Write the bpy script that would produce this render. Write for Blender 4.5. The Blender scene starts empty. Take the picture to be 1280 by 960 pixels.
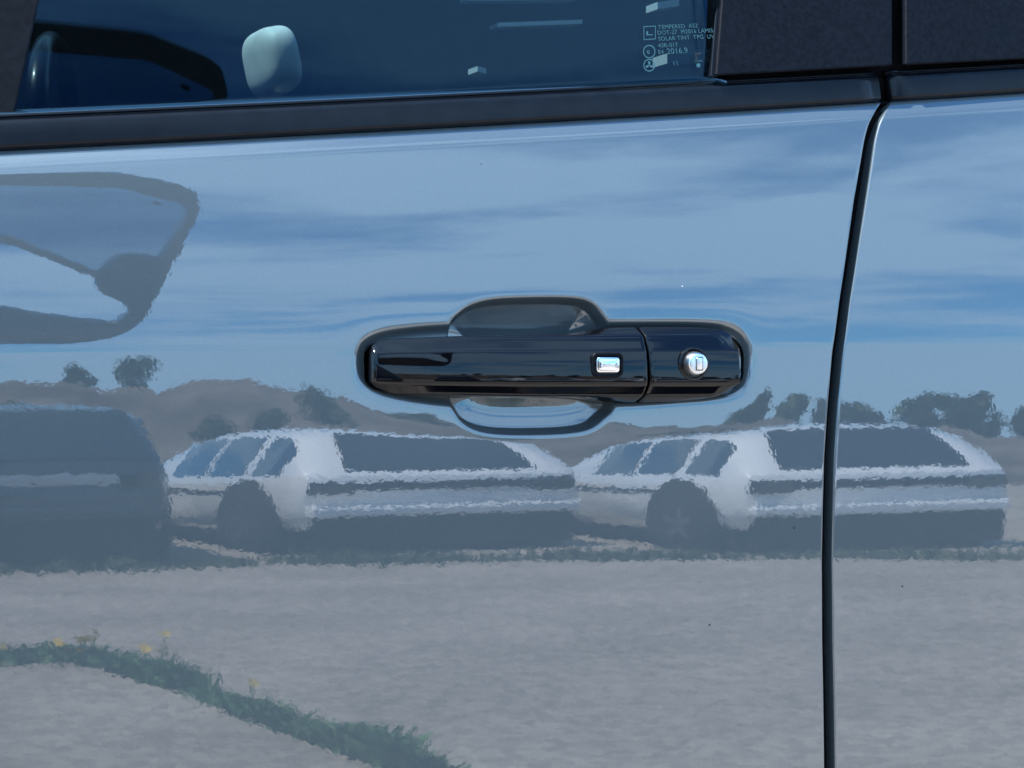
import bpy, bmesh, math, random
import numpy as np
from mathutils import Vector, Matrix
R = math.radians
random.seed(4); rng = np.random.default_rng(4)
scn = bpy.context.scene; COL = scn.collection

# ---------------------------------------------------------------- camera
F = 2823.0; YAW = R(22.0); DIST = 1.60; ZC = 1.05
CAM = np.array([-DIST*math.sin(YAW), -DIST*math.cos(YAW), ZC])
FWD = np.array([math.sin(YAW), math.cos(YAW), 0.0]); RGT = np.array([math.cos(YAW), -math.sin(YAW), 0.0])
cd = bpy.data.cameras.new('camera'); cam = bpy.data.objects.new('camera', cd); COL.objects.link(cam)
cam.location = CAM; cam.rotation_euler = (R(90), 0, -YAW)
cd.sensor_width = 36; cd.lens = 36*F/1280; cd.clip_start = .05; cd.clip_end = 3000
cd.dof.use_dof = True; cd.dof.focus_distance = 1.60; cd.dof.aperture_fstop = 42
scn.camera = cam
# ---------------------------------------------------------------- world and sun
SUN_EL = R(64); SUN_AZ = R(-86)      # the sun stands behind the car, azimuth from +Y towards +X
w = bpy.data.worlds.new('World'); scn.world = w; w.use_nodes = True
nt = w.node_tree; nt.nodes.clear(); N = nt.nodes.new; L = nt.links.new
out = N('ShaderNodeOutputWorld'); bg = N('ShaderNodeBackground'); sky = N('ShaderNodeTexSky')
sky.sky_type = 'NISHITA'; sky.sun_disc = False; sky.sun_elevation = SUN_EL; sky.sun_rotation = SUN_AZ
sky.air_density = 1.0; sky.dust_density = .3; sky.ozone_density = 3.0
bg.inputs['Strength'].default_value = .12
geo = N('ShaderNodeTexCoord'); sep = N('ShaderNodeSeparateXYZ'); L(geo.outputs['Generated'], sep.inputs[0])
def mth(op, a, b=None, c=None):
    n = N('ShaderNodeMath'); n.operation = op
    for i, v in enumerate((a, b, c)):
        if v is None: continue
        if isinstance(v, (int, float)): n.inputs[i].default_value = v
        else: L(v, n.inputs[i])
    return n.outputs[0]
# clouds on a plane overhead: direction / height gives streets that flatten to the horizon
hz = mth('ADD', mth('MAXIMUM', sep.outputs[2], 0.0), .17)
cx = mth('DIVIDE', sep.outputs[0], hz); cy = mth('DIVIDE', sep.outputs[1], hz)
cmb = N('ShaderNodeCombineXYZ'); L(cx, cmb.inputs[0]); L(mth('MULTIPLY', cy, 1.35), cmb.inputs[1]); cmb.inputs[2].default_value = 8.4
def noise(scale, det, rough, dist):
    n = N('ShaderNodeTexNoise'); L(cmb.outputs[0], n.inputs['Vector'])
    n.inputs['Scale'].default_value = scale; n.inputs['Detail'].default_value = det
    n.inputs['Roughness'].default_value = rough; n.inputs['Distortion'].default_value = dist
    return n.outputs['Fac']
n1 = noise(.80, 9, .50, .8); n2 = noise(3.2, 8, .6, .2)
cl = mth('ADD', mth('MULTIPLY', n1, .72), mth('MULTIPLY', n2, .34))
mr = N('ShaderNodeMapRange'); mr.interpolation_type = 'SMOOTHSTEP'; 
# long flat banks low on the horizon, a clear belt above them, broken cloud higher up (the same all round)
cv = N('ShaderNodeFloatCurve'); L(mth('MAXIMUM', sep.outputs[2], 0.0), cv.inputs['Value'])
cp = cv.mapping.curves[0]; cp.points[0].location = (0, .74); cp.points[-1].location = (1, .50)
for a_, b_ in ((.05, .68), (.11, .50), (.165, .475), (.24, .497), (.36, .507), (.50, .53), (.62, .52), (.70, .46), (.85, .50)): cp.points.new(a_, b_)
cv.mapping.update()
cl = mth('ADD', cl, mth('SUBTRACT', cv.outputs[0], .495)); L(cl, mr.inputs[0])
mr.inputs[1].default_value = .445; mr.inputs[2].default_value = .60; mr.inputs[3].default_value = 0; mr.inputs[4].default_value = .9
mix = N('ShaderNodeMix'); mix.data_type = 'RGBA'; L(mr.outputs[0], mix.inputs[0])
grade = N('ShaderNodeMix'); grade.data_type = 'RGBA'; grade.blend_type = 'MULTIPLY'; grade.inputs[0].default_value = 1; L(sky.outputs[0], grade.inputs[6]); grade.inputs[7].default_value = (.43, 1.02, 1.42, 1); L(grade.outputs[2], mix.inputs[6])
CLOUD = (3.8, 6.1, 8.9, 1); mix.inputs[7].default_value = CLOUD
L(mix.outputs[2], bg.inputs[0]); L(bg.outputs[0], out.inputs[0])
sd = bpy.data.lights.new('sun', 'SUN'); sd.energy = 5.0; sd.angle = R(.5); sd.color = (1, .97, .93)
so = bpy.data.objects.new('sun', sd); COL.objects.link(so)
sv = Vector((math.sin(SUN_AZ)*math.cos(SUN_EL), math.cos(SUN_AZ)*math.cos(SUN_EL), math.sin(SUN_EL)))
so.rotation_euler = sv.to_track_quat('Z', 'Y').to_euler(); so.location = sv*40
vs = scn.view_settings; vs.view_transform = 'Standard'; vs.look = 'None'; vs.gamma = 1; vs.exposure = 1.15; vs.use_curve_mapping = False
scn.cycles.max_bounces = 12; scn.cycles.transparent_max_bounces = 16

# ---------------------------------------------------------------- door surface
def ray(px, py):
    d = FWD + (px-640)/F*RGT; d = d + np.array([0, 0, (480-py)/F]); return d/np.linalg.norm(d)
def on_plane(px, py, y=0.0):
    """point of the photo on the vertical plane at depth y"""
    d = ray(px, py); return CAM + d*(y-CAM[1])/d[1]
sp = lambda t: np.where(t > 20, t, np.log1p(np.exp(np.minimum(t, 20))))
CA = on_plane(0, 437); CB = on_plane(1280, 427)
def zc(x): return CA[2] + (CB[2]-CA[2])*(x-CA[0])/(CB[0]-CA[0])          # body crease
BELT = np.array([on_plane(0, 190, .030), on_plane(640, 159, .030), on_plane(1105, 127, .032), on_plane(1280, 116, .034)])
BP = np.polyfit(BELT[:, 0], BELT[:, 2], 2); BP[0] *= .6
BP[2] += np.mean(BELT[:, 2]-np.polyval(BP, BELT[:, 0]))
def zb(x): return np.polyval(BP, np.clip(x, -1.2, 1.2))                   # belt line: lower edge of the moulding
T0, T1, TB = R(2.05), R(4.2), R(10.5)
def ysurf(x, z):
    x = np.asarray(x, float); z = np.asarray(z, float)
    H = zb(x)-zc(x); s = z-zc(x)
    y = math.tan(T0)*s + (math.tan(T1)-math.tan(T0))*.0012*sp(s/.0012)
    y = y + np.where(s < 0, s*s/8.0, TB*s*s/(2*H))
    u = s-(H-.0105)
    y = y + .58*.0011*sp(u/.0011)
    return y + x*x/(2*14.0)
def at(px, py):
    """point of the photo on the door skin"""
    y = 0.0
    for _ in range(12):
        p = on_plane(px, py, y); y = float(ysurf(p[0], p[2]))
    return p
def snorm(x, z, e=2e-4):
    dx = (ysurf(x+e, z)-ysurf(x-e, z))/(2*e); dz = (ysurf(x, z+e)-ysurf(x, z-e))/(2*e)
    n = np.array([dx, -1.0, dz]); return n/np.linalg.norm(n)

# ---------------------------------------------------------------- materials
def mat(name, col, rough=.5, metal=0.0, coat=0.0, spec=.5, coat_ior=1.5, coat_rough=.02):
    m = bpy.data.materials.new(name); m.use_nodes = True; b = m.node_tree.nodes['Principled BSDF']
    b.inputs['Base Color'].default_value = (*col, 1); b.inputs['Roughness'].default_value = rough
    b.inputs['Metallic'].default_value = metal; b.inputs['Coat Weight'].default_value = coat
    b.inputs['Coat IOR'].default_value = coat_ior; b.inputs['Coat Roughness'].default_value = coat_rough
    b.inputs['Specular IOR Level'].default_value = spec
    return m
def noisy(m, c1, c2, scale, detail=6, bump=0.0, bscale=None, dist=.01, coords='Object', lo=.35, hi=.65):
    t = m.node_tree; b = t.nodes['Principled BSDF']; n = t.nodes.new; l = t.links.new
    tc = n('ShaderNodeTexCoord'); nz = n('ShaderNodeTexNoise'); l(tc.outputs[coords], nz.inputs['Vector'])
    nz.inputs['Scale'].default_value = scale; nz.inputs['Detail'].default_value = detail
    r = n('ShaderNodeMapRange'); l(nz.outputs['Fac'], r.inputs[0]); r.inputs[1].default_value = lo; r.inputs[2].default_value = hi
    mx = n('ShaderNodeMix'); mx.data_type = 'RGBA'; l(r.outputs[0], mx.inputs[0])
    mx.inputs[6].default_value = (*c1, 1); mx.inputs[7].default_value = (*c2, 1); l(mx.outputs[2], b.inputs['Base Color'])
    if bump:
        nb = n('ShaderNodeTexNoise'); l(tc.outputs[coords], nb.inputs['Vector']); nb.inputs['Scale'].default_value = bscale or scale*4
        nb.inputs['Detail'].default_value = 4
        bp = n('ShaderNodeBump'); bp.inputs['Strength'].default_value = bump; bp.inputs['Distance'].default_value = dist
        l(nb.outputs['Fac'], bp.inputs['Height']); l(bp.outputs[0], b.inputs['Normal'])
    return m
def paint_material():
    m = mat('grey_car_paint', (.07, .08, .09), .42, .2, 1.0, .5, 2.15, .010)
    t = m.node_tree; b = t.nodes['Principled BSDF']; n = t.nodes.new; l = t.links.new
    tc = n('ShaderNodeTexCoord')
    def nz(scale, det): 
        q = n('ShaderNodeTexNoise'); l(tc.outputs['Object'], q.inputs['Vector']); q.inputs['Scale'].default_value = scale
        q.inputs['Detail'].default_value = det; q.inputs['Roughness'].default_value = .45; return q.outputs['Fac']
    a = n('ShaderNodeMath'); a.operation = 'MULTIPLY_ADD'; l(nz(430, 1), a.inputs[0]); a.inputs[1].default_value = .42; 
    l(nz(150, 1), a.inputs[2])
    bp = n('ShaderNodeBump'); bp.inputs['Strength'].default_value = 1.0; bp.inputs['Distance'].default_value = PEEL
    l(a.outputs[0], bp.inputs['Height']); l(bp.outputs[0], b.inputs['Coat Normal'])
    # fine metallic flake, colour only
    fl = n('ShaderNodeTexNoise'); l(tc.outputs['Object'], fl.inputs['Vector']); fl.inputs['Scale'].default_value = 1600; fl.inputs['Detail'].default_value = 1
    mx = n('ShaderNodeMix'); mx.data_type = 'RGBA'; l(fl.outputs['Fac'], mx.inputs[0])
    mx.inputs[6].default_value = (.056, .078, .090, 1); mx.inputs[7].default_value = (.108, .140, .152, 1); l(mx.outputs[2], b.inputs['Base Color'])
    return m
PEEL = .0000070
M = {}
M['paint'] = paint_material()
M['gloss'] = mat('gloss_black_plastic', (.002, .002, .003), .03, 0, 0, .44, 1.5, .005)
M['rubber'] = noisy(mat('black_rubber', (.008, .009, .011), .5, 0, 0, .1), (.003, .0045, .007), (.006, .008, .012), 180, bump=.15, bscale=900, dist=.0004)
M['satin'] = noisy(mat('satin_black_moulding', (.016, .017, .022), .36, 0, .25, .15, 1.45, .14), (.003, .0045, .008), (.005, .0075, .012), 60, bump=.03, bscale=1500, dist=.0003)
M['pillar'] = noisy(mat('grained_black_pillar', (.014, .016, .021), .55, 0, 0, .10), (.0025, .004, .0075), (.006, .0085, .014), 260, bump=.12, bscale=1300, dist=.0004)
M['strip'] = mat('glossy_run_channel', (.006, .02, .035), .12, 0, 1, .5, 2.0, .08)
M['dark'] = mat('dark_gap', (.004, .004, .005), .9, 0, 0, .1)
M['chrome'] = mat('bright_chrome', (.86, .87, .88), .06, 1)
M['satin_chrome'] = noisy(mat('satin_chrome', (.80, .82, .84), .24, 1), (.74, .76, .78), (.86, .87, .88), 400, bump=.05, bscale=2500, dist=.0001)
M['slot'] = mat('key_slot', (.30, .31, .33), .35, .9)
M['print'] = mat('glass_print', (.05, .15, .17), .6)
M['printdark'] = mat('glass_print_dark', (.01, .02, .03), .6)
M['cabin'] = noisy(mat('cabin_trim', (.02, .022, .025), .8), (.014, .015, .018), (.028, .030, .034), 40)
M['leather'] = noisy(mat('pale_leather', (.55, .56, .52), .55), (.66, .67, .62), (.80, .80, .76), 30, bump=.1, bscale=300, dist=.001)
M['pale'] = mat('pale_sun_glint', (.6, .62, .6), .5)  # pale colour imitating sun glints inside the cabin
M['speck'] = mat('dirt', (.03, .028, .025), .9); M['pale_speck'] = mat('pale_dirt', (.7, .68, .62), .9)
M['white_paint'] = noisy(mat('white_car_paint', (.78, .79, .80), .3, 0, 1), (.76, .77, .78), (.80, .81, .82), 3)
M['black_paint'] = mat('black_car_paint', (.012, .014, .018), .25, 0, 1)
M['car_glass'] = mat('dark_car_glass', (.008, .010, .012), .04, 0, 1)
M['tyre'] = noisy(mat('tyre', (.02, .02, .02), .85), (.015, .015, .015), (.03, .03, .03), 30)
M['rim'] = mat('alloy_rim', (.55, .56, .58), .3, .9)
M['lamp'] = mat('tail_lamp_red', (.10, .008, .008), .15, 0, 1)
M['liner'] = mat('wheel_arch_liner', (.008, .008, .009), .9)
def tinted(name, tint, fres=1.5):
    m = bpy.data.materials.new(name); m.use_nodes = True; t = m.node_tree; t.nodes.clear(); n = t.nodes.new; l = t.links.new
    o = n('ShaderNodeOutputMaterial'); f = n('ShaderNodeFresnel'); f.inputs['IOR'].default_value = fres
    tr = n('ShaderNodeBsdfTransparent'); tr.inputs[0].default_value = (*tint, 1); g = n('ShaderNodeBsdfGlossy')
    g.inputs['Roughness'].default_value = .0; g.inputs[0].default_value = (.32, .52, .72, 1)
    tc = n('ShaderNodeTexCoord'); nz = n('ShaderNodeTexNoise'); l(tc.outputs['Object'], nz.inputs['Vector']); nz.inputs['Scale'].default_value = 25
    rr = n('ShaderNodeMapRange'); l(nz.outputs['Fac'], rr.inputs[0]); rr.inputs[3].default_value = 0; rr.inputs[4].default_value = .02; l(rr.outputs[0], g.inputs['Roughness'])
    mx = n('ShaderNodeMixShader'); l(f.outputs[0], mx.inputs[0]); l(tr.outputs[0], mx.inputs[1]); l(g.outputs[0], mx.inputs[2]); l(mx.outputs[0], o.inputs[0])
    return m
M['window'] = tinted('teal_tinted_glass', (.40, .52, .54))
M['gate_glass'] = tinted('grey_tinted_glass', (.55, .62, .70))
M['gravel'] = noisy(mat('pale_gravel', (.3, .27, .25), .95, spec=.2), (.25, .218, .188), (.37, .325, .285), .9, 14, bump=.35, bscale=22, dist=.03, lo=.25, hi=.75)
M['slope'] = noisy(mat('dry_brown_slope', (.17, .13, .10), 1, spec=.1), (.085, .072, .062), (.17, .145, .125), .35, 12, bump=.6, bscale=1.4, dist=.4)
M['grass'] = noisy(mat('green_grass', (.06, .11, .05), .8, spec=.2), (.07, .15, .065), (.15, .26, .12), 6)
M['weed'] = noisy(mat('dull_weeds', (.07, .10, .05), .8, spec=.2), (.05, .08, .04), (.12, .13, .07), 3)
M['leaf'] = noisy(mat('tree_leaves', (.055, .08, .045), .8, spec=.2), (.035, .055, .03), (.09, .12, .06), 1.5)
M['bark'] = noisy(mat('bark', (.08, .065, .05), .95), (.06, .05, .04), (.11, .09, .07), 6)
M['flower'] = mat('yellow_petals', (.85, .55, .04), .7)
M['wall'] = noisy(mat('brown_wall_paint', (.26, .17, .10), .8), (.22, .15, .09), (.30, .20, .12), .8)
M['roofing'] = mat('dark_roofing', (.04, .04, .045), .8)
M['pole'] = mat('pale_pole', (.45, .44, .42), .5)

t_ = M['gravel'].node_tree; b_ = t_.nodes['Principled BSDF']
st = t_.nodes.new('ShaderNodeTexVoronoi'); st.inputs['Scale'].default_value = 22; tc_ = t_.nodes.new('ShaderNodeTexCoord'); t_.links.new(tc_.outputs['Object'], st.inputs['Vector'])
hs = t_.nodes.new('ShaderNodeSeparateColor'); t_.links.new(st.outputs['Color'], hs.inputs[0])
mr_ = t_.nodes.new('ShaderNodeMapRange'); t_.links.new(hs.outputs[0], mr_.inputs[0]); mr_.inputs[3].default_value = .78; mr_.inputs[4].default_value = 1.18
ml = t_.nodes.new('ShaderNodeMix'); ml.data_type = 'RGBA'; ml.blend_type = 'MULTIPLY'; ml.inputs[0].default_value = 1
t_.links.new(b_.inputs['Base Color'].links[0].from_socket, ml.inputs[6]); t_.links.new(mr_.outputs[0], ml.inputs[7]); t_.links.new(ml.outputs[2], b_.inputs['Base Color'])

# ---------------------------------------------------------------- helpers
def link(name, me, m, parent=None, smooth=True):
    o = bpy.data.objects.new(name, me); COL.objects.link(o)
    if m: me.materials.append(M[m] if isinstance(m, str) else m)
    if smooth and len(me.polygons): me.polygons.foreach_set('use_smooth', [True]*len(me.polygons))
    if parent: o.parent = parent
    return o
def poly(name, v, f, m, parent=None, smooth=True, sharp=None):
    me = bpy.data.meshes.new(name); me.from_pydata([tuple(map(float, p)) for p in v], [], [tuple(map(int, q)) for q in f])
    me.update()
    if sharp: me.set_sharp_from_angle(angle=R(sharp)) if hasattr(me, 'set_sharp_from_angle') else None
    o = link(name, me, m, parent, smooth)
    return o
def gridmesh(name, P, m, parent=None, closed_u=False, closed_v=False, flip=False, caps=False):
    """P: array [nu, nv, 3]"""
    nu, nv = P.shape[:2]; idx = np.arange(nu*nv).reshape(nu, nv)
    a = idx if not closed_u else np.vstack([idx, idx[:1]])
    a = a if not closed_v else np.hstack([a, a[:, :1]])
    q = np.stack([a[:-1, :-1], a[1:, :-1], a[1:, 1:], a[:-1, 1:]], -1).reshape(-1, 4)
    if flip: q = q[:, ::-1]
    me = bpy.data.meshes.new(name); V = P.reshape(-1, 3)
    capf = []
    if caps: capf = [idx[0][::1].tolist(), idx[-1][::-1].tolist()]
    nf = len(q)+len(capf)
    me.vertices.add(len(V)); me.vertices.foreach_set('co', V.astype(np.float32).ravel())
    loops = q.ravel().tolist(); starts = list(range(0, 4*len(q), 4))
    for c in capf: starts.append(len(loops)); loops += c
    me.loops.add(len(loops)); me.loops.foreach_set('vertex_index', loops)
    me.polygons.add(nf); me.polygons.foreach_set('loop_start', starts)
    me.update(calc_edges=True); me.validate()
    return link(name, me, m, parent)
def boxv(x0, x1, y0, y1, z0, z1):
    v = [(x, y, z) for x in (x0, x1) for y in (y0, y1) for z in (z0, z1)]
    f = [(0, 1, 3, 2), (4, 6, 7, 5), (0, 4, 5, 1), (2, 3, 7, 6), (0, 2, 6, 4), (1, 5, 7, 3)]
    return v, f
class MB:
    def __init__(s): s.v = []; s.f = []
    def add(s, v, f): n = len(s.v); s.v += list(v); s.f += [tuple(i+n for i in q) for q in f]; return s
    def box(s, *a): return s.add(*boxv(*a))
    def build(s, name, m, parent=None, smooth=False, bevel=0):
        o = poly(name, s.v, s.f, m, parent, smooth)
        if bevel:
            b = o.modifiers.new('bevel', 'BEVEL'); b.width = bevel; b.segments = 3; b.limit_method = 'ANGLE'
        return o
def empty(name, label, cat, loc=(0, 0, 0), rz=0, group=None):
    o = bpy.data.objects.new(name, None); COL.objects.link(o); o.location = loc; o.rotation_euler = (0, 0, rz)
    o['label'] = label; o['category'] = cat
    if group: o['group'] = group
    return o
def tag(o, label=None, cat=None, group=None, kind=None):
    for k, v in (('label', label), ('category', cat), ('group', group), ('kind', kind)):
        if v: o[k] = v
    return o
def round_poly(pts, rad, n=5):
    pts = [np.array(p, float) for p in pts]; o = []
    for i, p in enumerate(pts):
        a = pts[i-1]-p; b = pts[(i+1) % len(pts)]-p; la = np.linalg.norm(a); lb = np.linalg.norm(b)
        r = rad[i] if isinstance(rad, (list, tuple)) else rad
        d = min(r, la*.45, lb*.45); A = p+a/la*d; B = p+b/lb*d
        for k in range(n+1):
            t = k/n; o.append((1-t)**2*A+2*t*(1-t)*p+t*t*B)
    return np.array(o)
def catmull(pts, n=8, closed=True):
    P = np.array(pts, float); o = []; m = len(P)
    for i in range(m if closed else m-1):
        p0, p1, p2, p3 = (P[(i+k-1) % m] if closed else P[min(max(i+k-1, 0), m-1)] for k in range(4))
        for k in range(n):
            t = k/n; o.append(.5*((2*p1)+(-p0+p2)*t+(2*p0-5*p1+4*p2-p3)*t*t+(-p0+3*p1-3*p2+p3)*t**3))
    if not closed: o.append(P[-1])
    return np.array(o)
def sdf(poly2, X, Z):
    """signed distance, positive inside"""
    sh = X.shape; p = np.stack([X.ravel(), Z.ravel()], 1); d = np.full(len(p), 1e9); ins = np.zeros(len(p), bool)
    a = poly2; b = np.roll(poly2, -1, 0)
    for i in range(len(a)):
        e = b[i]-a[i]; w_ = p-a[i]; t = np.clip((w_@e)/(e@e+1e-18), 0, 1)
        d = np.minimum(d, np.sum((w_-t[:, None]*e)**2, 1))
        c = ((a[i, 1] > p[:, 1]) != (b[i, 1] > p[:, 1])) & (p[:, 0] < (b[i, 0]-a[i, 0])*(p[:, 1]-a[i, 1])/(b[i, 1]-a[i, 1]+1e-18)+a[i, 0])
        ins ^= c
    d = np.sqrt(d); return np.where(ins, d, -d).reshape(sh)

# ---------------------------------------------------------------- ground, slope
gx = np.concatenate([-np.geomspace(900, 12, 14), np.linspace(-11, 22, 40), np.geomspace(23, 900, 14)])
gy = np.concatenate([-np.geomspace(900, 31, 12), np.linspace(-30, 8, 50), np.geomspace(9, 900, 14)])
X, Y = np.meshgrid(gx, gy, indexing='ij')
gz = .02*np.sin(X*.9+Y*.4)*np.cos(Y*.7)*(np.hypot(X, Y) < 40)
ground = tag(gridmesh('ground', np.stack([X, Y, gz], -1), 'gravel', flip=False), kind='structure')
az = np.radians(np.linspace(-75, 80, 220)); rr = np.linspace(30, 90, 40)
A, RR = np.meshgrid(az, rr, indexing='ij'); ad = np.degrees(A)
crest = np.interp(ad, [-75, -30, 0, 10, 17, 24, 30.5, 34, 80], [5.0, 4.3, 3.8, 3.65, 3.4, 3.0, 1.9, 1.4, .9])
crest = crest+.16*np.sin(ad*1.1)+.10*np.sin(ad*3.3+1)+rng.normal(0, .05, (220, 1))
prof = np.clip((RR-32)/13, 0, 1); prof = prof*prof*(3-2*prof)
hz_ = crest*prof+rng.normal(0, .05, A.shape)*prof
hz_[RR < 31.5] = -.2
tag(gridmesh('brown_slope', np.stack([RR*np.sin(A), -RR*np.cos(A), hz_], -1), 'slope'), kind='structure')

# ---------------------------------------------------------------- plants
def leaf_cloud(centers, radii, n, size, squash=1.0):
    V = []; Fc = []
    cs = np.array(centers); rs = np.array(radii)
    k = rng.integers(0, len(cs), n); d = rng.normal(size=(n, 3)); d /= np.linalg.norm(d, axis=1)[:, None]
    r = rs[k]*rng.uniform(.45, 1.08, n)
    p = cs[k]+d*r[:, None]*np.array([1, 1, squash])
    a = rng.normal(size=(n, 3)); a /= np.linalg.norm(a, axis=1)[:, None]; b = np.cross(a, rng.normal(size=(n, 3))); b /= np.linalg.norm(b, axis=1)[:, None]
    s = size*rng.uniform(.6, 1.3, n)[:, None]
    V = np.stack([p-a*s-b*s*.5, p+a*s-b*s*.5, p+a*s+b*s*.5, p-a*s+b*s*.5], 1).reshape(-1, 3)
    return V, np.arange(4*n).reshape(n, 4)
def tree(name, label, cat, x, y, z, h, wd, n, group, m='leaf', trunk=.35):
    t = empty(name, label, cat, (x, y, z), 0, group)
    mb = MB()
    def limb(p, q, r0, r1):
        p = np.array(p); q = np.array(q); d = q-p; d /= np.linalg.norm(d); u = np.cross(d, [.3, .9, .1]); u /= np.linalg.norm(u); v = np.cross(d, u)
        vv = [p+(u*math.cos(a)+v*math.sin(a))*r0 for a in np.linspace(0, 2*math.pi, 7)[:-1]]+[q+(u*math.cos(a)+v*math.sin(a))*r1 for a in np.linspace(0, 2*math.pi, 7)[:-1]]
        mb.add(vv, [(i, (i+1) % 6, 6+(i+1) % 6, 6+i) for i in range(6)])
    limb((0, 0, -.3), (0, 0, h*.8), .03*h, .008*h)
    cs = []; rs = []
    for i in range(9):
        a = rng.uniform(0, 6.28); rad = wd*.5*rng.uniform(.2, .75); zz = h*rng.uniform(trunk, .9)
        rad *= 1.15-zz/h*.6
        c = (rad*math.cos(a), rad*math.sin(a), zz); cs.append(c); rs.append(wd*rng.uniform(.16, .30)); limb((0, 0, zz*.6), c, .012*h, .004*h)
    mb.build('trunk', 'bark', t, True)
    V, Fc = leaf_cloud(cs, rs, n, .035*h+.02); poly('crown', V, Fc, m, t, False)
    return t
def polar(azd, r): return r*math.sin(R(azd)), -r*math.cos(R(azd))
def hill_z(azd, r):
    c = np.interp(azd, [-75, -30, 0, 10, 17, 24, 30.5, 34, 80], [5.0, 4.3, 3.8, 3.65, 3.4, 3.0, 1.9, 1.4, .9]); q = min(max((r-32)/13, 0), 1); return c*q*q*(3-2*q)
bushes = [(8.2, 45, 1.1, 1.3, 'rounded bush standing on the crest at the far left of the slope'), (9.9, 44.5, 1.25, 2.0, 'broader bush on the slope crest next to the rounded one'),
          (12.4, 38, .9, 1.8, 'low bush halfway up the brown slope'), (14.2, 38.5, .9, 1.3, 'small bush on the slope right of the low one'), (16.0, 40, 1.2, 2.2, 'wide bush on the slope above the white cars'),
          (6.2, 38, 1.2, 2.4, 'bush at the left end of the slope above the black car'), (19, 42, 1.3, 2, 'bush on the slope reflected behind the handle'), (22, 41, 1.4, 2.2, 'bush where the slope starts to drop')]
for a_, r_, h_, w_, lb in bushes:
    x, y = polar(a_, r_); tree('bush', lb, 'bush', x, y, hill_z(a_, r_)-.1, h_*.8, w_*.75, 900, 'bushes on the brown slope', trunk=.2)
tl = ['slim tree just right of the lock', 'small thin tree beside the slim one', 'low round tree left of the door gap', 'tree seen in the front door next to the gap', 'broad tree just past the door gap',
      'dense tree in the middle of the rear door row', 'leaning tree right of the dense one', 'low tree between the dense and the tallest', 'tallest tree of the row in the rear door', 'tree right of the tallest one', 'last tree at the right edge', 'small tree behind the last one']
ta = [29.7, 31.0, 32.4, 33.5, 35.2, 36.2, 37.1, 38.6, 40.4, 41.6, 43.5, 45.5]; th = [4.0, 2.9, 3.0, 2.8, 3.3, 3.0, 3.3, 2.1, 4.0, 3.3, 3.4, 3.4]
for a_, h_, lb in zip(ta, th, tl):
    x, y = polar(a_, 62+6*math.sin(a_*7)); tree('tree', 'far green '+lb, 'tree', x, y, 0.6, h_, h_*.62, 1300, 'trees along the far edge', trunk=.25)
for i, a_ in enumerate(np.linspace(-62, -18, 7)):
    x, y = polar(a_, 60+5*math.sin(i*3)); tree('pine_tree', ['first', 'second', 'third', 'fourth', 'fifth', 'sixth', 'seventh'][i]+' tall dark tree from the left beyond the brown building', 'tree', x, y, 3.5, 9+2*math.sin(i*2), 5, 1300, 'tall trees beyond the slope', trunk=.2)
# grass and weeds
def blades(name, path, width, n, hgt, m, label, cat):
    P = catmull(path, 10, False); seg = np.linalg.norm(np.diff(P[:, :2], axis=0), axis=1); cum = np.concatenate([[0], np.cumsum(seg)])
    t = rng.uniform(0, cum[-1], n); px_ = np.interp(t, cum, P[:, 0]); py_ = np.interp(t, cum, P[:, 1]); wd = np.interp(t, cum, P[:, 2])
    cl_ = .55+.45*np.sin(t*2.1)*np.sin(t*5.3+1)
    keep = rng.uniform(size=n) < cl_*.9+.25; px_, py_, wd, cl_ = px_[keep], py_[keep], wd[keep], cl_[keep]; n = len(px_)
    ex = rng.normal(0, .5, n)*wd*width; th_ = rng.uniform(0, 6.28, n)
    x = px_+ex*.5; y = py_+ex; h = hgt*rng.uniform(.4, 1.2, n)*(.5+cl_)
    lx, ly = rng.normal(0, .35, n)*h, rng.normal(0, .35, n)*h; wb = h*.11+.003
    b0 = np.stack([x-np.cos(th_)*wb, y-np.sin(th_)*wb, np.zeros(n)], 1); b1 = np.stack([x+np.cos(th_)*wb, y+np.sin(th_)*wb, np.zeros(n)], 1)
    mid = np.stack([x+lx*.4+np.cos(th_)*wb*.8, y+ly*.4+np.sin(th_)*wb*.8, h*.6], 1); tip = np.stack([x+lx, y+ly, h], 1)
    V = np.stack([b0, b1, mid, tip], 1).reshape(-1, 3)
    return tag(poly(name, V, np.arange(4*n).reshape(n, 4), m, None, False), label, cat, kind='stuff')
blades('grass', [(-.6, -5.9, 1.1), (.1, -5.7, 1.0), (.45, -5.65, .9), (.62, -5.3, 1.0), (.76, -4.45, .65), (.82, -3.82, .5), (.88, -3.35, .34), (.96, -2.85, .28), (1.15, -2.1, .3)], .19, 17000, .07, 'grass', 'narrow winding strip of green grass growing in the gravel', 'grass')
blades('weeds', [(-2, -12.6, 1), (.9, -11.3, 1), (2.2, -11.2, 1), (3.6, -10.7, 1), (4.2, -10.5, 1), (6.9, -8.3, 1), (9, -7, 1)], .45, 5500, .09, 'weed', 'line of low weeds where the gravel meets the parking row', 'weeds')
fl = []
for i, (x, y) in enumerate(zip(rng.normal(.10, .14, 11), rng.normal(-5.55, .08, 11))): fl.append((x, y, rng.uniform(.08, .14)))
for x, y in zip(rng.normal(.52, .10, 11), rng.normal(-5.45, .08, 11)): fl.append((x, y, rng.uniform(.10, .17)))
fl += [(.74, -5.0, .12), (.77, -4.95, .12), (.70, -5.1, .13), (.86, -4.2, .10)]
fm = None
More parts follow.
